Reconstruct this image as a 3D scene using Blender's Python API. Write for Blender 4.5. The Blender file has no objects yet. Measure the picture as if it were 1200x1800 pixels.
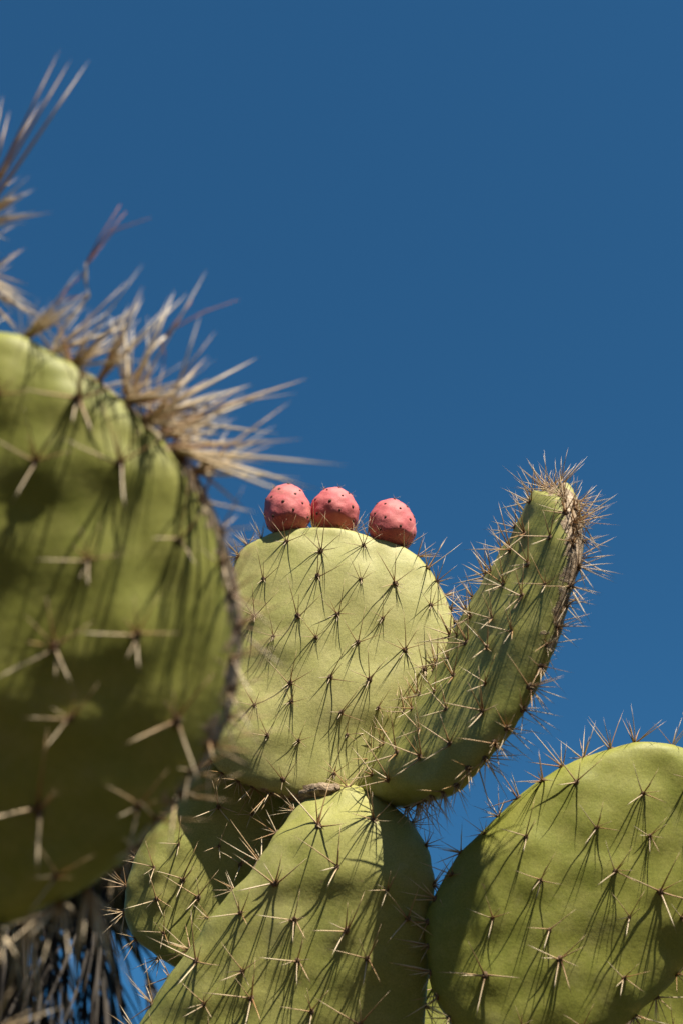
import bpy, math, random
import numpy as np
from mathutils import Vector, Matrix, noise as mnoise

S = bpy.context.scene
COL = S.collection
R = math.radians
rng = random.Random(11)

# ------------------------------------------------------------------ camera
PITCH = R(42.0)
HALF = R(20.0)
CAM = Vector((0.0, 0.0, 1.5))
RIGHT = Vector((1, 0, 0))
UP = Vector((0, -math.sin(PITCH), math.cos(PITCH)))
FWD = Vector((0, math.cos(PITCH), math.sin(PITCH)))
KPX = math.tan(HALF) / 900.0

cam_data = bpy.data.cameras.new('camera')
cam = bpy.data.objects.new('camera', cam_data)
COL.objects.link(cam)
cam.matrix_world = Matrix.Translation(CAM) @ Matrix((RIGHT, UP, -FWD)).transposed().to_4x4()
cam_data.sensor_fit = 'VERTICAL'
cam_data.sensor_height = 36.0
cam_data.sensor_width = 24.0
cam_data.lens = 18.0 / math.tan(HALF)
cam_data.clip_start = 0.02
cam_data.clip_end = 5000
cam_data.dof.use_dof = True
cam_data.dof.focus_distance = 1.90
cam_data.dof.aperture_fstop = 4.2
S.camera = cam

# ------------------------------------------------------------------ sky and sun
SUN_EL, SUN_AZ = R(50.0), R(29.0)          # azimuth to the right, measured from behind the camera
SUN = Vector((math.cos(SUN_EL) * math.sin(SUN_AZ), -math.cos(SUN_EL) * math.cos(SUN_AZ), math.sin(SUN_EL)))
w = bpy.data.worlds.new('World')
S.world = w
w.use_nodes = True
nt = w.node_tree
bg = nt.nodes['Background']
sky = nt.nodes.new('ShaderNodeTexSky')
sky.sky_type = 'NISHITA'
sky.sun_disc = False
sky.sun_elevation = SUN_EL
sky.sun_rotation = math.atan2(SUN.x, SUN.y)
sky.altitude = 1200
sky.air_density = 1.0
sky.dust_density = 0.0
sky.ozone_density = 1.0
pol = nt.nodes.new('ShaderNodeMix')          # the deep, polarised blue of the whole sky
pol.data_type = 'RGBA'
pol.blend_type = 'MULTIPLY'
pol.inputs[0].default_value = 1.0
pol.inputs[7].default_value = (0.345, 0.90, 1.12, 1)
nt.links.new(sky.outputs[0], pol.inputs[6])
nt.links.new(pol.outputs[2], bg.inputs[0])
bg.inputs[1].default_value = 0.05
sd = bpy.data.lights.new('sun', 'SUN')
sd.energy = 5.0
sd.angle = R(0.53)
sd.color = (1.0, 0.92, 0.77)
so = bpy.data.objects.new('sun', sd)
COL.objects.link(so)
so.location = (3, -3, 8)
so.rotation_euler = SUN.to_track_quat('Z', 'Y').to_euler()

vs = S.view_settings
vs.view_transform = 'Standard'
vs.look = 'None'
vs.exposure = 1.05
vs.gamma = 1.0
vs.use_curve_mapping = False
S.cycles.use_denoising = True
S.cycles.max_bounces = 6
S.render.film_transparent = False


# ------------------------------------------------------------------ helpers
def at(x, y, d):
    """a point d metres ahead of the viewpoint, in the direction of a place in the photograph"""
    return CAM + d * ((x - 600) * KPX * RIGHT + (900 - y) * KPX * UP + FWD)


def tag(o, label=None, cat=None, group=None, kind=None):
    if label: o['label'] = label
    if cat: o['category'] = cat
    if group: o['group'] = group
    if kind: o['kind'] = kind
    return o


def empty(name, loc):
    o = bpy.data.objects.new(name, None)
    o.empty_display_size = 0.1
    COL.objects.link(o)
    o.location = loc
    return o


def mesh_from(name, verts, faces, mats, smooth=True, attrs=None, midx=None):
    me = bpy.data.meshes.new(name)
    me.from_pydata([tuple(v) for v in verts], [], [tuple(f) for f in faces])
    for m in mats:
        me.materials.append(m)
    n = len(me.polygons)
    if smooth:
        me.polygons.foreach_set('use_smooth', [True] * n)
    if midx is not None:
        me.polygons.foreach_set('material_index', list(midx))
    if attrs:
        for k, arr in attrs.items():
            a = me.attributes.new(k, 'FLOAT', 'POINT')
            a.data.foreach_set('value', np.asarray(arr, dtype=np.float32))
    me.update()
    return me


def link(name, me, parent=None, mat=None):
    o = bpy.data.objects.new(name, me)
    COL.objects.link(o)
    if parent is not None:
        o.parent = parent
    if mat is not None:
        o.matrix_basis = mat
    return o


# ------------------------------------------------------------------ materials
def new_mat(name):
    m = bpy.data.materials.new(name)
    m.use_nodes = True
    t = m.node_tree
    return m, t, t.nodes['Principled BSDF']


def nd(t, typ, **kw):
    n = t.nodes.new(typ)
    for k, v in kw.items():
        setattr(n, k, v)
    return n


def ramp(t, stops, src):
    r = nd(t, 'ShaderNodeValToRGB')
    cr = r.color_ramp
    while len(cr.elements) < len(stops):
        cr.elements.new(0.5)
    for e, (p, c) in zip(cr.elements, stops):
        e.position = p
        e.color = (c[0], c[1], c[2], 1)
    t.links.new(src, r.inputs[0])
    return r.outputs[0]


def noise_node(t, scale, detail=4, rough=0.55, vec=None, dist=0.0):
    n = nd(t, 'ShaderNodeTexNoise')
    n.inputs['Scale'].default_value = scale
    n.inputs['Detail'].default_value = detail
    n.inputs['Roughness'].default_value = rough
    n.inputs['Distortion'].default_value = dist
    if vec is not None:
        t.links.new(vec, n.inputs['Vector'])
    return n.outputs[0]


def mix(t, fac, a, b, mode='MIX'):
    m = nd(t, 'ShaderNodeMix', data_type='RGBA', blend_type=mode)
    for sock, v in ((m.inputs[0], fac), (m.inputs[6], a), (m.inputs[7], b)):
        if isinstance(v, (int, float)):
            sock.default_value = v
        elif isinstance(v, tuple):
            sock.default_value = (*v, 1)
        else:
            t.links.new(v, sock)
    return m.outputs[2]


def math_n(t, op, a, b=None, clamp=False):
    m = nd(t, 'ShaderNodeMath', operation=op, use_clamp=clamp)
    for i, v in enumerate((a, b)):
        if v is None: continue
        if isinstance(v, (int, float)):
            m.inputs[i].default_value = v
        else:
            t.links.new(v, m.inputs[i])
    return m.outputs[0]


def pad_material(name, ca, cb, cc, seed=0.0):
    """waxy cactus skin: two greens in clouds, yellowish flush, fine speckle, scars, cork along the rim"""
    m, t, b = new_mat(name)
    tc = nd(t, 'ShaderNodeTexCoord')
    mp = nd(t, 'ShaderNodeMapping')
    mp.inputs['Location'].default_value = (seed, seed * 0.7, -seed)
    t.links.new(tc.outputs['Object'], mp.inputs['Vector'])
    v = mp.outputs[0]
    big = noise_node(t, 9, 3, 0.5, v)
    mid = noise_node(t, 38, 5, 0.6, v)
    fine = noise_node(t, 620, 3, 0.6, v)
    col = mix(t, ramp(t, [(0.35, (0, 0, 0)), (0.68, (1, 1, 1))], big), ca, cb)
    col = mix(t, ramp(t, [(0.45, (0, 0, 0)), (0.75, (0.75,) * 3)], mid), col, cc)
    col = mix(t, 0.55, col, ramp(t, [(0.3, (0.56,) * 3), (0.7, (1.40,) * 3)], fine), 'MULTIPLY')
    # small pale scars
    vo = nd(t, 'ShaderNodeTexVoronoi')
    vo.inputs['Scale'].default_value = 60
    t.links.new(v, vo.inputs['Vector'])
    scar = ramp(t, [(0.0, (1, 1, 1)), (0.07, (0.8,) * 3), (0.11, (0, 0, 0))], vo.outputs['Distance'])
    sel = ramp(t, [(0.60, (0, 0, 0)), (0.66, (1, 1, 1))], noise_node(t, 14, 2, 0.5, v))
    col = mix(t, math_n(t, 'MULTIPLY', math_n(t, 'MULTIPLY', scar, sel), 0.5), col, (0.30, 0.24, 0.12))
    # weathered, dusty and sun-bleached patches
    wn = noise_node(t, 5.5, 8, 0.72, v, 0.4)
    col = mix(t, math_n(t, 'MULTIPLY', ramp(t, [(0.56, (0, 0, 0)), (0.72, (1, 1, 1))], wn), 0.45), col, (0.36, 0.32, 0.17))
    pn = noise_node(t, 24, 6, 0.7, v, 1.2)
    col = mix(t, math_n(t, 'MULTIPLY', ramp(t, [(0.685, (0, 0, 0)), (0.72, (1, 1, 1))], pn), 0.65), col, (0.25, 0.17, 0.085))
    # cork
    at_ = nd(t, 'ShaderNodeAttribute', attribute_name='cork')
    n2 = noise_node(t, 70, 5, 0.65, v, 0.6)
    cm = math_n(t, 'ADD', at_.outputs['Fac'], math_n(t, 'MULTIPLY', math_n(t, 'SUBTRACT', n2, 0.5), 1.6))
    cm = ramp(t, [(0.52, (0, 0, 0)), (0.66, (1, 1, 1))], cm)
    n3 = noise_node(t, 160, 5, 0.7, v)
    cork = ramp(t, [(0.30, (0.07, 0.04, 0.022)), (0.48, (0.24, 0.165, 0.095)), (0.66, (0.46, 0.36, 0.25))], n3)
    col = mix(t, cm, col, cork)
    t.links.new(col, b.inputs['Base Color'])
    b.inputs['Roughness'].default_value = 0.58
    b.inputs['Specular IOR Level'].default_value = 0.35
    bump = nd(t, 'ShaderNodeBump')
    bump.inputs['Strength'].default_value = 0.35
    bump.inputs['Distance'].default_value = 0.004
    hh = math_n(t, 'ADD', math_n(t, 'MULTIPLY', noise_node(t, 120, 4, 0.6, v), 0.35),
                math_n(t, 'MULTIPLY', math_n(t, 'MULTIPLY', n3, cm), 1.6))
    t.links.new(hh, bump.inputs['Height'])
    t.links.new(bump.outputs[0], b.inputs['Normal'])
    return m


M_PAD = pad_material('cactus_skin', (0.350, 0.330, 0.115), (0.300, 0.300, 0.085), (0.400, 0.370, 0.150), 1.3)
M_PADM = pad_material('cactus_skin_mature', (0.270, 0.262, 0.070), (0.220, 0.228, 0.048), (0.315, 0.298, 0.098), 3.7)
M_PADB = pad_material('cactus_skin_olive', (0.232, 0.234, 0.042), (0.182, 0.198, 0.028), (0.280, 0.270, 0.068), 5.1)


def spine_material():
    m, t, b = new_mat('spine')
    a = nd(t, 'ShaderNodeAttribute', attribute_name='along')
    p = nd(t, 'ShaderNodeAttribute', attribute_name='pale')
    amber = ramp(t, [(0.0, (0.10, 0.042, 0.014)), (0.2, (0.27, 0.125, 0.035)), (0.65, (0.42, 0.26, 0.105)), (1.0, (0.36, 0.25, 0.15))], a.outputs['Fac'])
    straw = ramp(t, [(0.0, (0.24, 0.13, 0.06)), (0.18, (0.50, 0.39, 0.24)), (0.7, (0.66, 0.56, 0.40)), (1.0, (0.50, 0.40, 0.27))], a.outputs['Fac'])
    col = mix(t, p.outputs['Fac'], amber, straw)
    oi = nd(t, 'ShaderNodeObjectInfo')
    col = mix(t, 0.35, col, ramp(t, [(0, (0.6, 0.55, 0.5)), (1, (1.2, 1.15, 1.1))], oi.outputs['Random']), 'MULTIPLY')
    t.links.new(col, b.inputs['Base Color'])
    b.inputs['Roughness'].default_value = 0.42
    b.inputs['Specular IOR Level'].default_value = 0.4
    return m


def plain(name, c1, c2, scale=90, rough=0.8, bump=0.0):
    m, t, b = new_mat(name)
    tc = nd(t, 'ShaderNodeTexCoord')
    n = noise_node(t, scale, 5, 0.6, tc.outputs['Object'])
    t.links.new(ramp(t, [(0.3, c1), (0.7, c2)], n), b.inputs['Base Color'])
    b.inputs['Roughness'].default_value = rough
    if bump:
        bp = nd(t, 'ShaderNodeBump')
        bp.inputs['Strength'].default_value = bump
        bp.inputs['Distance'].default_value = 0.004
        t.links.new(n, bp.inputs['Height'])
        t.links.new(bp.outputs[0], b.inputs['Normal'])
    return m


M_SPINE = spine_material()
M_FELT = plain('areole_felt', (0.045, 0.026, 0.016), (0.16, 0.10, 0.055), 500, 0.95)
M_DARKFELT = plain('fruit_areole', (0.040, 0.014, 0.010), (0.11, 0.045, 0.028), 500, 0.95)
M_CORK = plain('cork', (0.10, 0.065, 0.04), (0.44, 0.34, 0.23), 110, 0.9, 0.8)
M_FROND = plain('dry_frond', (0.010, 0.007, 0.005), (0.036, 0.025, 0.016), 14, 0.8)  # near-black: the crown's shade on the dry skirt is put into this colour
M_LIVE = plain('palm_leaf', (0.035, 0.055, 0.022), (0.08, 0.11, 0.045), 12, 0.5)
M_TRUNK = plain('palm_trunk', (0.05, 0.035, 0.025), (0.18, 0.13, 0.09), 30, 0.9, 0.6)
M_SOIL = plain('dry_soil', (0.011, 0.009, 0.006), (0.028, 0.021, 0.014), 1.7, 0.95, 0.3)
M_STRAW = plain('straw', (0.40, 0.30, 0.19), (0.68, 0.58, 0.44), 60, 0.7)
M_RED = plain('reddish_stalk', (0.16, 0.05, 0.03), (0.32, 0.12, 0.06), 60, 0.7)


def fruit_material():
    m, t, b = new_mat('fruit_skin')
    tc = nd(t, 'ShaderNodeTexCoord')
    v = tc.outputs['Object']
    col = mix(t, ramp(t, [(0.35, (0, 0, 0)), (0.7, (1, 1, 1))], noise_node(t, 38, 4, 0.55, v)), (0.47, 0.100, 0.112), (0.57, 0.175, 0.168))
    col = mix(t, 0.5, col, ramp(t, [(0.3, (0.8, 0.72, 0.72)), (0.7, (1.12, 1.15, 1.15))], noise_node(t, 700, 3, 0.6, v)), 'MULTIPLY')
    br = math_n(t, 'MULTIPLY', ramp(t, [(0.63, (0, 0, 0)), (0.72, (1, 1, 1))], noise_node(t, 26, 4, 0.6, v)), 0.55)
    col = mix(t, br, col, (0.42, 0.22, 0.13))
    t.links.new(col, b.inputs['Base Color'])
    b.inputs['Roughness'].default_value = 0.62
    b.inputs['Specular IOR Level'].default_value = 0.3
    bp = nd(t, 'ShaderNodeBump')
    bp.inputs['Strength'].default_value = 0.25
    bp.inputs['Distance'].default_value = 0.002
    t.links.new(noise_node(t, 260, 4, 0.6, v), bp.inputs['Height'])
    t.links.new(bp.outputs[0], b.inputs['Normal'])
    return m


M_FRUIT = fruit_material()

# ------------------------------------------------------------------ ground
gv, gf = [], []
GN = 120
for i in range(GN + 1):
    for j in range(GN + 1):
        u, v_ = (i / GN) * 2 - 1, (j / GN) * 2 - 1
        x, y = 1500 * u * abs(u) ** 2, 1500 * v_ * abs(v_) ** 2
        d = math.hypot(x, y)
        z = 0.02 * mnoise.noise((x * 1.3, y * 1.3, 0)) + min(d, 300) * 0.006 * mnoise.noise((x * 0.02, y * 0.02, 3.1)) * (d > 15)
        if y < -3:                       # unseen bank added behind the viewpoint to block low sky fill
            z += (1 - math.exp(-(-3 - y) / 60.0)) * 60.0 * 0.80 * (1 + 0.12 * mnoise.noise((x * 0.07, y * 0.07, 5))) * math.exp(-(x / 220.0) ** 2)
        gv.append((x, y, z))
for i in range(GN):
    for j in range(GN):
        a = i * (GN + 1) + j
        gf.append((a, a + GN + 1, a + GN + 2, a + 1))
tag(link('ground', mesh_from('ground', gv, gf, [M_SOIL])), kind='structure')


# ------------------------------------------------------------------ spines
def spine_geo(direction, length, rad, curve, pale, origin=(0, 0, 0), sides=5, rings=(0.0, 0.28, 0.62)):
    d = Vector(direction).normalized()
    side = d.orthogonal().normalized()
    side = Matrix.Rotation(curve[1], 3, d) @ side
    oth = d.cross(side)
    V, F, A, P = [], [], [], []
    for t in rings:
        c = Vector(origin) + d * (length * t) + side * (curve[0] * length * t * t)
        r = rad * (1 - 0.72 * t) * (1.12 if t == 0 else 1)
        for k in range(sides):
            an = 2 * math.pi * k / sides
            V.append(c + side * (r * math.cos(an)) + oth * (r * math.sin(an)))
            A.append(t); P.append(pale)
    V.append(Vector(origin) + d * length + side * (curve[0] * length)); A.append(1.0); P.append(pale)
    nr = len(rings)
    for q in range(nr - 1):
        for k in range(sides):
            F.append((q * sides + k, q * sides + (k + 1) % sides, (q + 1) * sides + (k + 1) % sides, (q + 1) * sides + k))
    for k in range(sides):
        F.append(((nr - 1) * sides + k, (nr - 1) * sides + (k + 1) % sides, nr * sides))
    return V, F, A, P


def cluster_geo(seed, kind):
    """one areole: felt cushion plus its spines. local Z leaves the skin, local Y points to the pad's tip"""
    r = random.Random(seed * 7919 + len(kind) * 31)
    V, F, A, P, MI = [], [], [], [], []

    def add(g, mi):
        o = len(V)
        V.extend(g[0]); F.extend([tuple(i + o for i in f) for f in g[1]]); A.extend(g[2]); P.extend(g[3])
        MI.extend([mi] * len(g[1]))

    # felt cushion
    cv, cf = [], []
    for q, (h, rr) in enumerate(((-0.0015, 0.0036), (0.0006, 0.0032), (0.0018, 0.0018))):
        for k in range(7):
            an = 2 * math.pi * k / 7
            s = 1 + 0.25 * (r.random() - 0.5)
            cv.append(Vector((rr * s * math.cos(an), rr * s * math.sin(an) * 1.25, h)))
    cv.append(Vector((0, 0, 0.0022)))
    for q in range(2):
        for k in range(7):
            cf.append((q * 7 + k, q * 7 + (k + 1) % 7, (q + 1) * 7 + (k + 1) % 7, (q + 1) * 7 + k))
    for k in range(7):
        cf.append((14 + k, 14 + (k + 1) % 7, 21))
    add((cv, cf, [0.0] * 22, [0.0] * 22), 1)

    def sp(az, tilt, L, rad, pale):
        az, tilt = R(az + r.uniform(-16, 16)), R(tilt + r.uniform(-9, 9))
        d = (math.sin(tilt) * math.sin(az), math.sin(tilt) * math.cos(az), math.cos(tilt))
        o = (d[0] * 0.001 + r.uniform(-1, 1) * 0.0012, d[1] * 0.001 + r.uniform(-1, 1) * 0.0014, 0)
        add(spine_geo(d, L * r.uniform(0.82, 1.15), rad, (r.uniform(-0.07, 0.07), r.uniform(0, 6.28)), pale, o), 0)

    if kind == 'fine':          # the fruiting pad: long brown up, two aside, short white down
        sp(-5, 40, 0.050, 0.00068, r.uniform(0.0, 0.25))
        sp(55, 45, 0.042, 0.00062, r.uniform(0.05, 0.35))
        if r.random() < 0.75: sp(-80, 52, 0.038, 0.00060, r.uniform(0.2, 0.8))
        if r.random() < 0.55: sp(105, 55, 0.036, 0.00058, r.uniform(0.2, 0.6))
        for k in range(r.choice((1, 2, 2, 3))):
            sp(r.uniform(140, 235), 62, r.uniform(0.012, 0.020), 0.00055, r.uniform(0.7, 1.0))
        sp(r.uniform(-60, 60), 20, 0.036, 0.00062, r.uniform(0.0, 0.5))
    elif kind == 'stout':       # older pads: a few stout pale spines
        sp(r.uniform(-20, 30), 50, 0.050, 0.00088, r.uniform(0.0, 0.35))
        sp(r.uniform(-125, -70), 55, 0.056, 0.00092, r.uniform(0.45, 1.0))
        sp(r.uniform(150, 215), 55, 0.044, 0.00090, r.uniform(0.7, 1.0))
        if r.random() < 0.7: sp(r.uniform(60, 130), 60, 0.042, 0.00092, r.uniform(0.1, 0.7))
        if r.random() < 0.65: sp(r.uniform(-50, 50), 28, 0.044, 0.00095, r.uniform(0.0, 0.5))
        if r.random() < 0.6: sp(r.uniform(180, 270), 66, 0.026, 0.00075, r.uniform(0.7, 1.0))
        if r.random() < 0.6: sp(r.uniform(-90, 90), 40, 0.034, 0.00070, r.uniform(0.1, 0.7))
    elif kind == 'bristle':     # crowded rim areoles
        for k in range(r.randint(8, 12)):
            sp(r.uniform(0, 360), r.uniform(12, 74), r.uniform(0.026, 0.050), r.uniform(0.0005, 0.0008), r.choice((0.1, 0.35, 0.6, 0.8)))
    elif kind == 'rim':
        for k in range(r.randint(5, 8)):
            sp(r.uniform(0, 360), r.uniform(12, 66), r.uniform(0.026, 0.052), r.uniform(0.0006, 0.0009), r.choice((0.1, 0.4, 0.7, 0.95)))
    elif kind == 'long':
        for k in range(6):
            sp(r.uniform(-22, 22), r.uniform(12, 26), r.uniform(0.075, 0.125), r.uniform(0.0011, 0.0016), r.choice((0.0, 0.1, 0.3)))
        for k in range(5):
            sp(r.uniform(0, 360), r.uniform(30, 75), r.uniform(0.03, 0.05), r.uniform(0.0008, 0.0014), r.choice((0.1, 0.5, 0.9)))
    elif kind == 'straw':       # long dry tufts of the big pad's rim
        az0 = r.uniform(0, 360)
        for k in range(r.randint(10, 17)):
            if r.random() < 0.6:
                sp(az0 + r.uniform(-35, 35), r.uniform(15, 55), r.uniform(0.040, 0.098), r.uniform(0.0009, 0.0017), r.choice((0.3, 0.85, 1.0, 1.0)))
            else:
                sp(r.uniform(0, 360), r.uniform(8, 62), r.uniform(0.025, 0.070), r.uniform(0.0006, 0.0012), r.choice((0.1, 0.6, 0.9, 1.0)))
    return [tuple(v) for v in V], F, A, P, MI


NVAR = 14
GEO, CMESH = {}, {}
for kind in ('fine', 'stout', 'bristle', 'rim', 'straw', 'long'):
    for s in range(NVAR):
        g = cluster_geo(s, kind)
        GEO[kind, s] = g
        CMESH[kind, s] = mesh_from('spine_cluster', g[0], g[1], [M_SPINE, M_FELT], True, {'along': g[2], 'pale': g[3]}, g[4])


# ------------------------------------------------------------------ pads
def catmull(P, closed_loop, m):
    out = []
    n = len(P)
    for i in range(n):
        p0, p1, p2, p3 = P[(i - 1) % n], P[i], P[(i + 1) % n], P[(i + 2) % n]
        for j in range(m):
            t = j / m
            out.append(0.5 * ((2 * p1) + (p2 - p0) * t + (2 * p0 - 5 * p1 + 4 * p2 - p3) * t * t + (3 * p1 - p0 - 3 * p2 + p3) * t ** 3))
    return out


EX, EZ = 0.82, 0.92


def make_pad(parent, Lp, Rp, tip, base, T, mat, spacing, face_kind, rim_kind, rim_step=0.045, bump=0.002, bump_r=0.016,
             bend_x=0.0, bend_v=0.0, cork=0.25, cork_tip=0.0, cork_base=0.3, wob=0.004, scale=1.0, rim_scale=1.0, seed=1,
             front=True, back=True, nseg=None, nth=84, inset=0.90, lean=0.0, rim_mask=None, name='pad', label=None, skip=None, rim_bump=0.0, dense_tip=False, rim_fwd=0.0, join_all=False):
    r = random.Random(seed)
    n = len(Lp)
    m = nseg or max(5, int(84 / (n + 1)))
    loop = catmull([tip] + Lp + [base] + Rp[::-1], True, m)
    tot = len(loop)
    mid = sum(loop, Vector()) / tot
    loop = [p + (p - mid) * (0.028 * mnoise.noise((p - mid) * 16 + Vector((seed, 0, 0))) + 0.007 * mnoise.noise((p - mid) * 55 + Vector((0, seed, 0)))) for p in loop]
    K = (n + 1) * m
    Ls = [loop[i] for i in range(K + 1)]
    Rs = [loop[(-i) % tot] for i in range(K + 1)]
    c = np.array([((a + b) / 2)[:] for a, b in zip(Ls, Rs)])
    h = np.array([((b - a) / 2)[:] for a, b in zip(Ls, Rs)])
    wd = np.linalg.norm(h, axis=1)
    hd = h.copy()
    for k in range(K + 1):
        kk = min(max(k, 3), K - 3)
        hd[k] = h[kk] / np.linalg.norm(h[kk])
    tan = np.gradient(c, axis=0)
    nn = np.cross(hd, tan)
    nn /= np.linalg.norm(nn, axis=1)[:, None] + 1e-12
    nn[0] = nn[2]; nn[1] = nn[2]; nn[-1] = nn[-3]; nn[-2] = nn[-3]
    mean_c = c.mean(0)
    if np.dot(nn.mean(0), np.array(CAM) - mean_c) < 0:
        nn = -nn
    for _ in range(6):
        nn[1:-1] = (nn[:-2] + nn[1:-1] * 2 + nn[2:]) / 4
        nn /= np.linalg.norm(nn, axis=1)[:, None]
    wm = wd.max()
    q = np.clip(wd / (0.55 * wm), 0, 1)
    tk = T * np.sqrt(1 - (1 - q) ** 2)
    sv = np.concatenate([[0], np.cumsum(np.linalg.norm(np.diff(c, axis=0), axis=1))])
    Ltot = sv[-1]

    def surf(k, x, side):
        """k row (float), x in -1..1, side +1 front, -1 back"""
        k = min(max(k, 0), K - 1e-6)
        i = int(k); f = k - i
        cc = c[i] * (1 - f) + c[i + 1] * f
        hh = h[i] * (1 - f) + h[i + 1] * f
        n_ = nn[i] * (1 - f) + nn[i + 1] * f
        t_ = tk[i] * (1 - f) + tk[i + 1] * f
        w_ = wd[i] * (1 - f) + wd[i + 1] * f
        s_ = (sv[i] * (1 - f) + sv[i + 1] * f) / Ltot
        cx = min(abs(x), 1) ** (1 / EX)
        z = max(1 - cx * cx, 0) ** (0.5 * EZ)
        return cc + hh * x + n_ * (side * t_ * z - bend_x * (w_ / wm) ** 2 * x * x - bend_v * (2 * s_ - 1) ** 2)

    # areoles
    ar = []         # point, normal, up, where(front/back/rim), row fraction
    def frame(k, x, side):
        e = 0.35
        p = surf(k, x, side)
        du = surf(k, min(x + 0.03, 0.999), side) - surf(k, max(x - 0.03, -0.999), side)
        dv = surf(k - e, x, side) - surf(k + e, x, side)
        nrm = np.cross(du, dv)
        nrm /= np.linalg.norm(nrm) + 1e-12
        i = min(max(int(k), 0), K)
        if np.dot(nrm, nn[i] * side) < 0: nrm = -nrm
        up = dv - nrm * np.dot(dv, nrm)
        up /= np.linalg.norm(up) + 1e-12
        return p, nrm, up
    for side in (1, -1):
        if (side == 1 and not front) or (side == -1 and not back): continue
        j = 0
        s = spacing * 0.55 + r.uniform(0, 0.3) * spacing
        while s < Ltot - spacing * 0.35:
            k = float(np.interp(s, sv, np.arange(K + 1)))
            w_ = float(np.interp(k, np.arange(K + 1), wd))
            x0 = (0.5 if j % 2 else 0.0) * spacing
            nx = int(w_ / spacing) + 2
            for a in range(-nx, nx + 1):
                x = a * spacing + x0 + r.uniform(-0.17, 0.17) * spacing
                if abs(x) < w_ * inset - 0.008:
                    kj = k + r.uniform(-0.17, 0.17) * spacing / Ltot * K
                    p, nr, up = frame(kj, x / w_, side)
                    ar.append((p, nr, up, 'front' if side == 1 else 'back', s / Ltot))
            s += spacing * 0.80
            j += 1
    # rim
    for sgn in (-1, 1):
        edge = np.array([surf(k, sgn * 1.0, 1) for k in range(K + 1)])
        ev = np.concatenate([[0], np.cumsum(np.linalg.norm(np.diff(edge, axis=0), axis=1))])
        s = rim_step * (0.5 if sgn < 0 else 0.95)
        while s < ev[-1] - rim_step * 0.6:
            k = float(np.interp(s, ev, np.arange(K + 1)))
            i = int(k)
            p = surf(k, sgn, 1)
            tg = surf(k - 0.6, sgn, 1) - surf(min(k + 0.6, K - 1), sgn, 1)
            n_ = nn[i]
            out = np.cross(tg, n_); out /= np.linalg.norm(out) + 1e-12
            if np.dot(out, p - c[min(max(i, int(K * 0.12)), int(K * 0.88))]) < 0: out = -out
            tilt_ = r.uniform(-0.35, 0.35) + rim_fwd * r.random()
            if dense_tip and s / ev[-1] < 0.17: tilt_ = r.uniform(-0.9, 0.9)
            o2 = out * math.cos(tilt_) + n_ * math.sin(tilt_)
            up = tg / (np.linalg.norm(tg) + 1e-12)
            up = up - o2 * np.dot(up, o2); up /= np.linalg.norm(up) + 1e-12
            if rim_mask is None or rim_mask(s / ev[-1], sgn):
                ar.append((p + n_ * math.sin(tilt_) * tk[i] * 0.6 - out * (1 - math.cos(tilt_)) * 0.01, o2, up, 'rim', sgn * s / ev[-1]))
            s += rim_step * r.uniform(0.85, 1.15) * (0.32 if dense_tip and s / ev[-1] < 0.17 else 1.0)

    # skin mesh
    V, CK = [], []
    th = [2 * math.pi * i / nth for i in range(nth)]
    for k in range(1, K):
        for a in th:
            ca, sa = math.cos(a), math.sin(a)
            x = math.copysign(abs(ca) ** EX, ca)
            z = math.copysign(abs(sa) ** EZ, sa)
            V.append(c[k] + h[k] * x + nn[k] * (tk[k] * z - bend_x * (wd[k] / wm) ** 2 * x * x - bend_v * (2 * sv[k] / Ltot - 1) ** 2))
            rimness = max(0.0, (abs(x) - 0.80) / 0.20) ** 1.5
            rimness = max(rimness, max(0, 1 - k / (0.045 * K)), 0)
            f = 1 - sv[k] / Ltot
            ck = cork * rimness + cork_tip * rimness * max(0, (f - 0.45) / 0.55) + cork_base * max(0, 1 - (1 - sv[k] / Ltot) / 0.09)
            CK.append(min(ck, 1.0))
    pt, pb = surf(0, 0, 1), surf(K, 0, 1)
    V.append(pt); CK.append(cork); V.append(pb); CK.append(cork_base)
    V = np.array(V)
    F = []
    for k in range(K - 2):
        for i in range(nth):
            F.append((k * nth + i, k * nth + (i + 1) % nth, (k + 1) * nth + (i + 1) % nth, (k + 1) * nth + i))
    it, ib = len(V) - 2, len(V) - 1
    for i in range(nth):
        F.append((it, (i + 1) % nth, i))
        F.append(((K - 2) * nth + i, (K - 2) * nth + (i + 1) % nth, ib))
    # relief: outward normals estimated from section centre
    cen = np.vstack([np.repeat(c[1:K], nth, axis=0), pt[None], pb[None]])
    nrmk = np.vstack([np.repeat(nn[1:K], nth, axis=0), nn[:1], nn[-1:]])
    offs = V - cen
    zc = (offs * nrmk).sum(1)
    face_sign = np.tanh(zc / (T * 0.35))
    outw = offs - nrmk * zc[:, None]
    outw /= np.linalg.norm(outw, axis=1)[:, None] + 1e-9
    dirs = nrmk * face_sign[:, None] + outw * (1 - np.abs(face_sign))[:, None]
    dsp = np.zeros(len(V))
    for i, v in enumerate(V):
        dsp[i] = wob * (mnoise.noise((v[0] * 11 + seed, v[1] * 11, v[2] * 11)) + 0.35 * mnoise.noise((v[0] * 34, v[1] * 34 + seed, v[2] * 34)))
    AP = np.array([a[0] for a in ar]) if ar else np.zeros((0, 3))
    AB = np.array([bump + (rim_bump if a[3] == 'rim' else 0.0) for a in ar])
    def bump_at(pts):
        d2 = ((pts[:, None, :] - AP[None]) ** 2).sum(2)
        e = np.exp(-d2 / bump_r ** 2)
        return (e * AB[None]).max(1)
    if len(ar):
        for i0 in range(0, len(V), 4000):
            dsp[i0:i0 + 4000] += bump_at(V[i0:i0 + 4000])
    V = V + dirs * dsp[:, None]
    O = np.array(base[:])
    ploc = np.array(parent.location[:])
    me = mesh_from(name, V - O, F, [mat], True, {'cork': CK})
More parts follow.
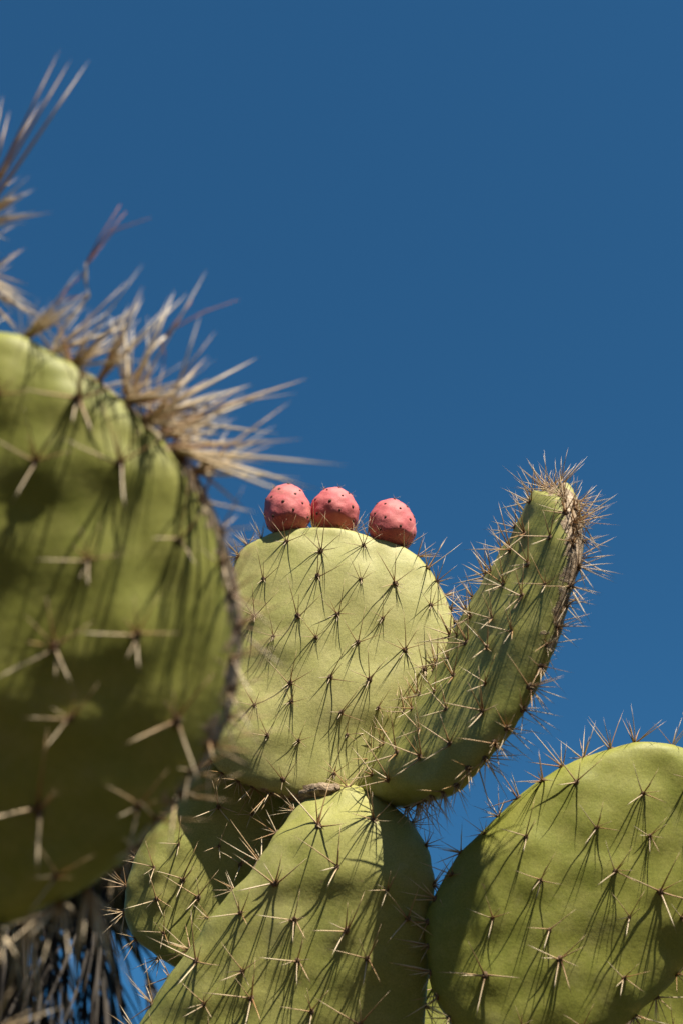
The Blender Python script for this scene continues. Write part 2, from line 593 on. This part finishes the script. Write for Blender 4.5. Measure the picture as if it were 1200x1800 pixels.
    po = link(name, me, parent, Matrix.Translation(Vector(O - ploc)))
    if label: po['label'] = label
    # spine clusters
    joined = ([], [], [], [], [])
    for (p, nr, up, where, fr) in ar:
        if skip and skip(Vector(p), where): continue
        kind = face_kind if where != 'rim' else (rim_kind(fr) if callable(rim_kind) else rim_kind)
        sidx = r.randrange(NVAR)
        # skin height under the areole
        j = int(((V - p) ** 2).sum(1).argmin())
        lift = float(np.dot(V[j] - p, nr))
        p2 = p + nr * max(-0.006, min(0.006, lift)) * 1.0 - nr * 0.0003
        sc = (rim_scale if where == 'rim' else scale) * r.uniform(0.72, 1.28)
        nv = Vector(nr)
        if lean and where != 'rim':
            nv = (nv + Vector(up) * lean).normalized()
        uv = Vector(up); uv = (uv - nv * uv.dot(nv)).normalized()
        uv = Matrix.Rotation(r.uniform(-0.55, 0.55), 3, nv) @ uv
        xv = uv.cross(nv)
        Mx = Matrix((xv, uv, nv)).transposed().to_4x4() @ Matrix.Scale(sc, 4)
        Mx.translation = Vector(p2 - O)
        if where == 'back' or join_all:
            g = GEO[kind, sidx]
            o = len(joined[0])
            joined[0].extend([tuple(Mx @ Vector(v)) for v in g[0]])
            joined[1].extend([tuple(i + o for i in f) for f in g[1]])
            joined[2].extend(g[2]); joined[3].extend(g[3]); joined[4].extend(g[4])
        else:
            link('spine_cluster', CMESH[kind, sidx], po, Mx)
    if joined[0]:
        bn = 'spine_cover' if join_all else 'back_spines'
        bo = link(bn, mesh_from(bn, joined[0], joined[1], [M_SPINE, M_FELT], True, {'along': joined[2], 'pale': joined[3]}, joined[4]), po)
        bo['kind'] = 'stuff'
    return po


def plane_rows(rows, d0, ref, gx, gy):
    """rows of left and right outline places laid on a tilted plane d metres ahead"""
    x0, y0 = (ref[0] - 600) * KPX * d0, (900 - ref[1]) * KPX * d0
    def pt(x, y, dd=0.0):
        X, Y = (x - 600) * KPX, (900 - y) * KPX
        d = (d0 - gx * x0 - gy * y0) / (1 - gx * X - gy * Y)
        return at(x, y, d + dd)
    L, Rr = [], []
    for row in rows[1:-1]:
        dl, dr = (row[4], row[5]) if len(row) > 4 else (0, 0)
        L.append(pt(row[0], row[1], dl)); Rr.append(pt(row[2], row[3], dr))
    tp = rows[0]; bs = rows[-1]
    return L, Rr, pt(*tp), pt(*bs)


def support(parent, top, width, n, seed, mat, dx=0.0):
    """the old lower pads that carry a plant, from a joint down to the soil"""
    r = random.Random(seed)
    z = top.z
    step = (z + 0.06) / n
    p = top.copy()
    for i in range(n):
        q = Vector((p.x + r.uniform(-0.02, 0.02) + dx / (i + 1), p.y + r.uniform(-0.02, 0.02), p.z - step))
        if i == n - 1: q.z = -0.06
        a = r.uniform(-0.4, 0.4)
        ax = Vector((math.cos(a), math.sin(a), 0))
        up = (p - q)
        Ln, Rn = [], []
        for f, wf in ((0.04, 0.35), (0.15, 0.68), (0.35, 0.95), (0.55, 1.0), (0.75, 0.85), (0.9, 0.62), (0.97, 0.45)):
            ce = p - up * f
            Ln.append(ce - ax * width * wf); Rn.append(ce + ax * width * wf)
        make_pad(parent, Ln, Rn, p + up * 0.05, q - up * 0.02, 0.035 + 0.012 * i, mat, 0.085, 'stout', 'rim', rim_step=0.09, seed=seed + i,
                 cork=0.5, cork_base=0.8, back=False, nth=48, nseg=5, join_all=True)
        p = q


def base_xy(top):
    return Vector((top.x, top.y, 0.0))


# ================================================================== the fruiting cactus
D_C = 1.90
rows_c = [(565, 930),
          (480, 937, 655, 940), (428, 957, 712, 963), (405, 1000, 760, 1008), (400, 1062, 790, 1072), (394, 1138, 796, 1135),
          (378, 1210, 778, 1205), (362, 1270, 742, 1270), (366, 1325, 702, 1325), (408, 1366, 662, 1366), (480, 1392, 625, 1392),
          (562, 1412)]
C = plane_rows(rows_c, D_C, (590, 1160), -0.03, 0.52)
rows_t = [(588, 1398, 0.075),
          (556, 1404, 640, 1406, .070, .070), (524, 1428, 696, 1428, .045, .045), (490, 1468, 738, 1468, .016, .016), (446, 1525, 758, 1535), (392, 1592, 760, 1610), (330, 1670, 752, 1690),
          (268, 1758, 745, 1790), (220, 1850, 735, 1890), (210, 1960, 720, 1990), (270, 2070, 690, 2085), (340, 2160, 620, 2170),
          (480, 2215)]
T_ = plane_rows(rows_t, 1.71, (590, 1600), -0.12, 0.36)
root_c = empty('prickly_pear_cactus', base_xy(T_[3]))
tag(root_c, 'tall prickly pear cactus bearing three pink fruits on its topmost round pad', 'cactus', 'prickly pear cacti')

make_pad(root_c, *C, 0.021, M_PAD, 0.060, 'fine', lambda f: 'bristle' if abs(f) < 0.26 else 'rim', rim_step=0.024, rim_fwd=0.45, bump=0.0012, bump_r=0.013, wob=0.006, seed=3, rim_bump=0.004,
         cork=0.42, cork_tip=0.25, cork_base=0.75, bend_x=0.006, bend_v=0.010, label='round sunlit pad with three pink fruits along its top edge')
make_pad(root_c, *T_, 0.025, M_PADM, 0.068, 'stout', 'rim', rim_step=0.042, bump=0.0035, bump_r=0.020, wob=0.007, seed=8,
         cork=0.25, cork_tip=0.35, cork_base=0.6, bend_x=0.012, lean=0.1, scale=1.0)
# the creased woody joint under the fruiting pad
jp = at(568, 1397, 1.802)
jv, jf = [], []
JN, JT = 18, 28
for i in range(JN + 1):
    for k in range(JT):
        ph, an = math.pi * i / JN, 2 * math.pi * k / JT
        q = Vector((math.sin(ph) * math.cos(an), math.sin(ph) * math.sin(an), math.cos(ph)))
        f = 1 + 0.22 * mnoise.noise(q * 2.2) + 0.14 * mnoise.noise(q * 6.0) - 0.10 * abs(math.sin(q.z * 9))
        jv.append((q.x * 0.032 * f, q.y * 0.022 * f, q.z * 0.012 * f))
for i in range(JN):
    for k in range(JT):
        jf.append((i * JT + k, i * JT + (k + 1) % JT, (i + 1) * JT + (k + 1) % JT, (i + 1) * JT + k))
link('woody_joint', mesh_from('woody_joint', jv, jf, [M_CORK]), root_c, Matrix.Translation(jp - root_c.location))
# leaning side pad
rows_s = [(980, 857),
          (958, 863, 997, 876, .042, -.028), (936, 888, 1000, 917, .070, -.070), (902, 937, 990, 982, .098, -.112), (856, 1001, 957, 1069, .112, -.140),
          (804, 1085, 910, 1150, .126, -.160), (754, 1170, 870, 1230, .126, -.172), (706, 1254, 812, 1310, .112, -.172), (665, 1321, 757, 1375, .084, -.145),
          (642, 1366, 713, 1410, .042, -.070),
          (650, 1410)]
Sd = plane_rows(rows_s, 1.80, (820, 1150), 0.0, -0.12)
make_pad(root_c, *Sd, 0.026, M_PADM, 0.050, 'stout', 'bristle', rim_step=0.026, bump=0.003, bump_r=0.014, wob=0.005, seed=21, dense_tip=True,
         cork=0.22, cork_tip=1.1, cork_base=0.3, bend_x=0.034, lean=0.1, scale=1.0, rim_scale=1.0, label='long pad leaning out with a corky brown spiny tip')
# small pad on the left, behind
rows_l = [(415, 1312),
          (355, 1338, 480, 1325), (300, 1412, 530, 1395), (255, 1480, 535, 1470), (226, 1545, 515, 1550), (218, 1605, 480, 1625), (240, 1652, 420, 1680),
          (275, 1680, 360, 1705),
          (320, 1705)]
Lw = plane_rows(rows_l, 1.84, (350, 1520), 0.06, 0.36)
make_pad(root_c, *Lw, 0.024, M_PADM, 0.056, 'stout', 'bristle', rim_step=0.036, bump=0.003, bump_r=0.015, wob=0.005, seed=33,
         cork=0.25, bend_x=0.008, lean=0.05, scale=0.85, rim_scale=0.9)
support(root_c, T_[3], 0.14, 4, 50, M_PADB)
# ================================================================== the big round pad
rows_b = [(-15, 584),
          (-115, 598, 100, 624), (-220, 648, 200, 684), (-305, 730, 288, 765), (-365, 850, 362, 852), (-400, 980, 404, 980), (-412, 1120, 419, 1120),
          (-398, 1260, 392, 1270), (-360, 1395, 318, 1395), (-300, 1510, 218, 1500), (-220, 1610, 110, 1580),
          (-90, 1680)]
B = plane_rows(rows_b, 1.02, (0, 1100), -0.03, 0.135)
root_b = empty('prickly_pear_cactus', base_xy(B[3]))
tag(root_b, 'prickly pear cactus with huge shaded round pad and straw spine tufts along its rim', 'cactus', 'prickly pear cacti')
bpad = make_pad(root_b, *B, 0.030, M_PADB, 0.070, 'stout', lambda f: 'straw' if (-0.5 < f < 0.31 or 0.80 < f < 0.95) else 'stout', rim_step=0.023, rim_bump=0.002, rim_fwd=1.0, bump=0.004, bump_r=0.024, wob=0.007, seed=62,
         cork=0.85, cork_base=0.5, bend_x=0.022, bend_v=0.016, scale=1.12, rim_scale=0.9)
for (ux, uy, az, sc_, v_) in ((228, 706, 48, 1.15, 3), (262, 736, 30, 1.30, 6), (285, 764, 28, 1.40, 8), (303, 788, 22, 1.30, 11)):
    dr = (RIGHT * math.cos(R(az)) + UP * math.sin(R(az)) + FWD * rng.uniform(-0.25, 0.25)).normalized()
    yv = (RIGHT - dr * RIGHT.dot(dr)).normalized()
    Mu = Matrix((yv.cross(dr), yv, dr)).transposed().to_4x4() @ Matrix.Scale(sc_, 4)
    Mu.translation = at(ux, uy, 1.055) - B[3]
    link('spine_cluster', CMESH['straw', v_], bpad, Mu)
rows_u = [(-300, 60),
          (-380, 90, -220, 95), (-430, 170, -150, 170), (-450, 280, -100, 270), (-440, 400, -75, 390), (-390, 500, -70, 490), (-310, 570, -95, 560),
          (-180, 615)]
U = plane_rows(rows_u, 1.10, (-200, 350), -0.03, 0.35)
upad = make_pad(root_b, *U, 0.024, M_PADB, 0.062, 'stout', 'stout', rim_step=0.034, bump=0.004, bump_r=0.016, wob=0.005, seed=77,
                cork=0.5, bend_x=0.02, rim_scale=1.1)
for (ux, uy, az, sc_, v_) in ((-40, 385, 80, 1.25, 2), (-52, 400, 12, 0.9, 5), (-48, 470, -5, 0.9, 7), (-50, 495, -18, 0.85, 9)):
    pu = at(ux, uy, 1.10)
    dr = (RIGHT * math.cos(R(az)) + UP * math.sin(R(az)) - FWD * 0.1).normalized()
    yv = (RIGHT - dr * RIGHT.dot(dr)).normalized()
    Mu = Matrix((yv.cross(dr), yv, dr)).transposed().to_4x4() @ Matrix.Scale(sc_, 4)
    Mu.translation = pu - U[3]
    link('spine_cluster', CMESH['long' if v_ == 2 else 'straw', v_], upad, Mu)
support(root_b, B[3], 0.09, 4, 90, M_PADB, -0.16)

# ================================================================== the pad on the right
rows_r = [(1140, 1304),
          (1055, 1316, 1220, 1318), (960, 1364, 1285, 1370), (870, 1440, 1318, 1450), (800, 1512, 1318, 1545), (762, 1590, 1285, 1625),
          (753, 1675, 1215, 1695), (775, 1765, 1140, 1765), (830, 1850, 1060, 1835),
          (930, 1910)]
Rr = plane_rows(rows_r, 1.68, (1000, 1580), 0.05, 0.33)
root_r = empty('prickly_pear_cactus', base_xy(Rr[3]))
tag(root_r, 'fruitless prickly pear cactus with one broad sunlit pad streaked by long spine shadows', 'cactus', 'prickly pear cacti')
make_pad(root_r, *Rr, 0.028, M_PADB, 0.074, 'stout', 'rim', rim_fwd=0.5, rim_step=0.032, bump=0.003, bump_r=0.020, wob=0.006, seed=104,
         cork=0.12, bend_x=0.02, bend_v=0.012, scale=1.0, rim_scale=0.95)
support(root_r, Rr[3], 0.13, 4, 120, M_PADB)
rows_q = [(1235, 1650), (1190, 1662, 1290, 1665), (1135, 1710, 1340, 1715), (1100, 1790, 1370, 1800), (1080, 1880, 1380, 1890), (1090, 1970, 1350, 1980), (1140, 2040, 1280, 2045), (1200, 2070)]
Q = plane_rows(rows_q, 1.78, (1220, 1820), 0.0, 0.30)
make_pad(root_r, *Q, 0.030, M_PADB, 0.075, 'stout', 'rim', rim_step=0.05, bump=0.003, wob=0.006, seed=141, cork=0.9, cork_base=0.9, bend_x=0.01)
# a low pad glimpsed between the two plants
rows_g = [(760, 1700), (720, 1712, 805, 1715), (680, 1760, 850, 1765), (660, 1840, 870, 1850), (670, 1920, 850, 1930), (710, 1980, 810, 1990), (760, 2020)]
G = plane_rows(rows_g, 1.98, (760, 1800), 0.0, 0.6)
make_pad(root_c, *G, 0.022, M_PADB, 0.062, 'stout', 'rim', rim_step=0.045, bump=0.003, wob=0.005, seed=131, cork=0.1, bend_x=0.01)


# ================================================================== fruits
def make_fruit(parent, base, axis, length, rad, seed):
    r = random.Random(seed)
    NL, NT = 40, 56
    ax = axis.normalized()
    sx = ax.orthogonal().normalized(); sy = ax.cross(sx)
    rot = Matrix((sx, sy, ax)).transposed().to_4x4()
    def prof(t):
        # t 0 base .. 1 top
        rr = math.sin(math.pi * (0.10 + 0.84 * t ** 0.90)) ** 0.52
        if t > 0.93: rr *= 1 - 0.55 * ((t - 0.93) / 0.07) ** 1.5
        if t < 0.10: rr *= 0.72 + 0.28 * (t / 0.10)
        return rr
    ars = []
    for row in range(5):
        t = 0.16 + row * 0.18
        nA = 6
        for k in range(nA):
            ars.append((t + r.uniform(-0.02, 0.02), 2 * math.pi * (k + (row % 2) * 0.5) / nA + r.uniform(-0.12, 0.12)))
    def p3(t, a):
        rr = prof(t) * rad * (1 + 0.03 * mnoise.noise((math.cos(a) * 1.3 + seed, math.sin(a) * 1.3, t * 2)))
        zz = length * t
        if t > 0.93: zz = length * (0.93 + 0.04 * math.sin((t - 0.93) / 0.07 * math.pi / 2)) - length * 0.05 * max(0, (t - 0.97) / 0.03)
        return Vector((rr * math.cos(a), rr * math.sin(a), zz))
    AP = np.array([p3(t, a)[:] for t, a in ars])
    V, F = [], []
    for i in range(NL + 1):
        t = i / NL
        for j in range(NT):
            a = 2 * math.pi * j / NT
            v = p3(t, a)
            d2 = ((AP - np.array(v[:])) ** 2).sum(1).min()
            out = Vector((math.cos(a), math.sin(a), 0.0))
            v = v + out * (0.0024 * math.exp(-d2 / 0.0095 ** 2) - 0.0016 * math.exp(-d2 / 0.0030 ** 2))
            V.append(v)
    V.append(Vector((0, 0, 0))); V.append(Vector((0, 0, length * 0.90)))
    for i in range(NL):
        for j in range(NT):
            F.append((i * NT + j, i * NT + (j + 1) % NT, (i + 1) * NT + (j + 1) % NT, (i + 1) * NT + j))
    for j in range(NT):
        F.append((NL * NT + NT + 0 - NT + j, NL * NT + (j + 1) % NT, len(V) - 1))
        F.append(((j + 1) % NT, j, len(V) - 2))
    fo = link('fruit', mesh_from('fruit', V, F, [M_FRUIT]), parent, Matrix.Translation(base - parent.location) @ rot)
    # dark areoles, some with a few tiny spines
    global FRUIT_AREOLE
    for (t, a), q in zip(ars, AP):
        out = Vector((math.cos(a), math.sin(a), 0.35 * (t - 0.5))).normalized()
        z = out; x = z.orthogonal().normalized(); y = z.cross(x)
        Mx = Matrix((x, y, z)).transposed().to_4x4() @ Matrix.Scale(r.uniform(0.8, 1.2), 4)
        Mx.translation = Vector(q) + out * 0.0016
        top = t > 0.72
        link('areole', FRUIT_AREOLES[1 if (top and r.random() < 0.7) else 0], fo, Mx)
    return fo


def fruit_areole(spiny, seed):
    r = random.Random(seed)
    V, F, A, P, MI = [], [], [], [], []
    for q, (hh, rr) in enumerate(((-0.0014, 0.0023), (0.0004, 0.0019), (0.0009, 0.0010))):
        for k in range(7):
            an = 2 * math.pi * k / 7
            V.append((rr * math.cos(an), rr * math.sin(an), hh)); A.append(0.0); P.append(0.0)
    V.append((0, 0, 0.0012)); A.append(0); P.append(0)
    for q in range(2):
        for k in range(7):
            F.append((q * 7 + k, q * 7 + (k + 1) % 7, q * 7 + 7 + (k + 1) % 7, q * 7 + 7 + k)); MI.append(1)
    for k in range(7):
        F.append((14 + k, 14 + (k + 1) % 7, 21)); MI.append(1)
    if spiny:
        for k in range(4):
            g = spine_geo((r.uniform(-1, 1), r.uniform(-1, 1), 0.9), r.uniform(0.006, 0.013), 0.00026, (0.05, 0), 0.9, (0, 0, 0), 4)
            o = len(V)
            V.extend([tuple(v) for v in g[0]]); F.extend([tuple(i + o for i in f) for f in g[1]]); A.extend(g[2]); P.extend(g[3]); MI.extend([0] * len(g[1]))
    return mesh_from('areole', V, F, [M_SPINE, M_DARKFELT], True, {'along': A, 'pale': P}, MI)


FRUIT_AREOLES = [fruit_areole(False, 1), fruit_areole(True, 2)]
ZUP = Vector((0, 0, 1))
for (bx, by, tx, ty, dd, wid, ln, sdd) in ((507, 932, 502, 846, 1.990, 83, 0.078, 5), (586, 930, 589, 852, 2.005, 86, 0.068, 9), (694, 958, 686, 880, 1.985, 83, 0.077, 14)):
    p = at(bx, by, dd)
    ax = (ZUP + RIGHT * ((tx - bx) / 80.0) + FWD * 0.02)
    make_fruit(root_c, p, ax, ln, wid * 0.5 * KPX * dd * 0.98, sdd)
# name the fruits apart only by place: they are alike parts of one plant

# ================================================================== dry stalks caught in the rim spines
def tube(points, radii, mat, name, sides=6):
    V, F = [], []
    for i, p in enumerate(points):
        d = (points[min(i + 1, len(points) - 1)] - points[max(i - 1, 0)]).normalized()
        x = d.orthogonal().normalized(); y = d.cross(x)
        for k in range(sides):
            an = 2 * math.pi * k / sides
            V.append(p + (x * math.cos(an) + y * math.sin(an)) * radii[i])
    for i in range(len(points) - 1):
        for k in range(sides):
            F.append((i * sides + k, i * sides + (k + 1) % sides, (i + 1) * sides + (k + 1) % sides, (i + 1) * sides + k))
    F.append(tuple(range(sides))[::-1]); F.append(tuple(range((len(points) - 1) * sides, len(points) * sides)))
    return V, F


def stalk(label, main, branches, d):
    P = [at(x, y, d + dz) for x, y, dz in main]
    rt = empty('dry_grass_stalk', P[0])
    tag(rt, label, 'dry stalk', 'dry stalks caught on the big pad')
    V, F = tube([p - P[0] for p in P], [0.0011] * (len(P) - 1) + [0.0008], M_STRAW, 'stem')
    link('stem', mesh_from('stem', V, F, [M_STRAW]), rt)
    for br in branches:
        Q = [at(x, y, d + dz) - P[0] for x, y, dz in br]
        V, F = tube(Q, [0.0008] + [0.0006] * (len(Q) - 2) + [0.00025], M_RED, 'awn')
        link('awn', mesh_from('awn', V, F, [M_RED]), rt)


stalk('pale kinked dry stalk with long reddish awns standing up from the big pad rim',
      [(95, 606, 0.03), (112, 575, 0.025), (157, 519, 0.02), (151, 495, 0.02), (152, 462, 0.02)],
      [[(152, 464, .02), (175, 420, .02), (212, 360, .03)], [(152, 464, .02), (185, 418, .02), (222, 372, .03)], [(152, 466, .02), (200, 405, .0), (265, 383, -.01)],
       [(157, 519, .02), (125, 524, .02), (95, 534, .03)], [(150, 480, .02), (120, 505, .03), (85, 560, .04)]], 1.05)
stalk('short broken dry stalk with a red-tipped awn leaning over the big pad rim',
      [(215, 690, 0.0), (250, 640, -0.01), (277, 604, -0.01), (290, 592, 0.0)],
      [[(296, 590, 0.0), (310, 575, 0.0), (360, 548, 0.01), (420, 527, 0.02)], [(290, 592, 0), (315, 560, .01), (338, 528, .02)], [(283, 600, 0.0), (290, 620, 0.0), (287, 645, 0.0)]], 1.06)

# ================================================================== fan palm behind
PD = 4.6
pc = at(20, 1480, PD)
palm = empty('fan_palm', Vector((pc.x, pc.y, 0)))
tag(palm, 'fan palm with a skirt of dark dry hanging fronds behind the cacti', 'palm')
tv, tf = [], []
NS, NR = 16, 40
for i in range(NR + 1):
    z = (pc.z + 0.2) * i / NR - 0.05
    for k in range(NS):
        an = 2 * math.pi * k / NS
        rr = (0.13 - 0.02 * i / NR) * (1 + 0.08 * math.sin(i * 2.1) + 0.06 * mnoise.noise((math.cos(an) * 2, math.sin(an) * 2, z * 3)))
        tv.append((rr * math.cos(an), rr * math.sin(an), z))
for i in range(NR):
    for k in range(NS):
        tf.append((i * NS + k, i * NS + (k + 1) % NS, (i + 1) * NS + (k + 1) % NS, (i + 1) * NS + k))
tf.append(tuple(range(NR * NS, NR * NS + NS)))
link('trunk', mesh_from('trunk', tv, tf, [M_TRUNK]), palm)


def frond_mesh(seed, dead):
    """a fan leaf: petiole along +Y from the origin, then folded blades; dead ones hang limp from the hub"""
    r = random.Random(seed)
    V, F = [], []
    pet = 0.38 if not dead else 0.30
    for y in (0, pet):
        for sx, sz in ((-1, 0), (0, 1), (1, 0)):
            V.append((sx * 0.011, y, sz * 0.009))
    F += [(0, 1, 4, 3), (1, 2, 5, 4), (2, 0, 3, 5)]
    nb = 14 if dead else 24
    for i in range(nb):
        a = R(-105 + 210 * i / (nb - 1)) + r.uniform(-0.03, 0.03)
        L = (0.62 if dead else 0.50) * (0.78 + 0.22 * math.cos(a)) * r.uniform(0.85, 1.1)
        wv = (0.010 if dead else 0.022) * r.uniform(0.7, 1.15)
        d = Vector((math.sin(a), math.cos(a), 0))
        s = Vector((d.y, -d.x, 0))
        p = Vector((0, pet, 0))
        o = len(V)
        steps = 6
        if dead:
            d = (Vector((math.sin(a) * 0.20, math.cos(a) * 0.10 + 0.45, 0)) + Vector((0, 0, r.uniform(-0.06, 0.12)))).normalized()
        for k in range(steps + 1):
            t = k / steps
            ww = wv * (0.35 + 1.6 * t if t < 0.4 else (1 - t) / 0.6 + 0.02)
            V.append(tuple(p - s * ww)); V.append(tuple(p + Vector((0, 0, -0.006 if t < 0.9 else 0)))); V.append(tuple(p + s * ww))
            p = p + d * (L / steps)
            if dead:
                d = (d + Vector((r.uniform(-0.07, 0.07), 0.0, r.uniform(-0.07, 0.07)))).normalized()
            else:
                d = (d + Vector((0, 0, -0.10 * t))).normalized()
        for k in range(steps):
            for q in (0, 1):
                F.append((o + k * 3 + q, o + k * 3 + q + 1, o + k * 3 + q + 4, o + k * 3 + q + 3))
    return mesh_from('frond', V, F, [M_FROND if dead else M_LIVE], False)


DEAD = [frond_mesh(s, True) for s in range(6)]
LIVE = [frond_mesh(s + 20, False) for s in range(5)]
r = random.Random(4)
top = Vector((0, 0, pc.z))
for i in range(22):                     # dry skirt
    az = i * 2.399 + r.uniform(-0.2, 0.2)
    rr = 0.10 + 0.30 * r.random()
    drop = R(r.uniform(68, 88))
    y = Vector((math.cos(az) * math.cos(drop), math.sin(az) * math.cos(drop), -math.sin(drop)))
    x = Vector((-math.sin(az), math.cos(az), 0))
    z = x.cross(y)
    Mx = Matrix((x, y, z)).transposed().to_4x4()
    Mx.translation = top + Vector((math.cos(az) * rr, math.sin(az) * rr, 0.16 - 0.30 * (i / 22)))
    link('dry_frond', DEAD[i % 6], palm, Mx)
for i in range(64):                     # live crown
    az = i * 2.399 + r.uniform(-0.2, 0.2)
    el = R(-30 + 95 * (i / 64))
    y = Vector((math.cos(az) * math.cos(el), math.sin(az) * math.cos(el), math.sin(el)))
    x = Vector((-math.sin(az), math.cos(az), 0))
    z = x.cross(y)
    Mx = Matrix((x, y, z)).transposed().to_4x4()
    Mx.translation = top + Vector((math.cos(az) * 0.08, math.sin(az) * 0.08, 0.2))
    link('green_frond', LIVE[i % 5], palm, Mx)
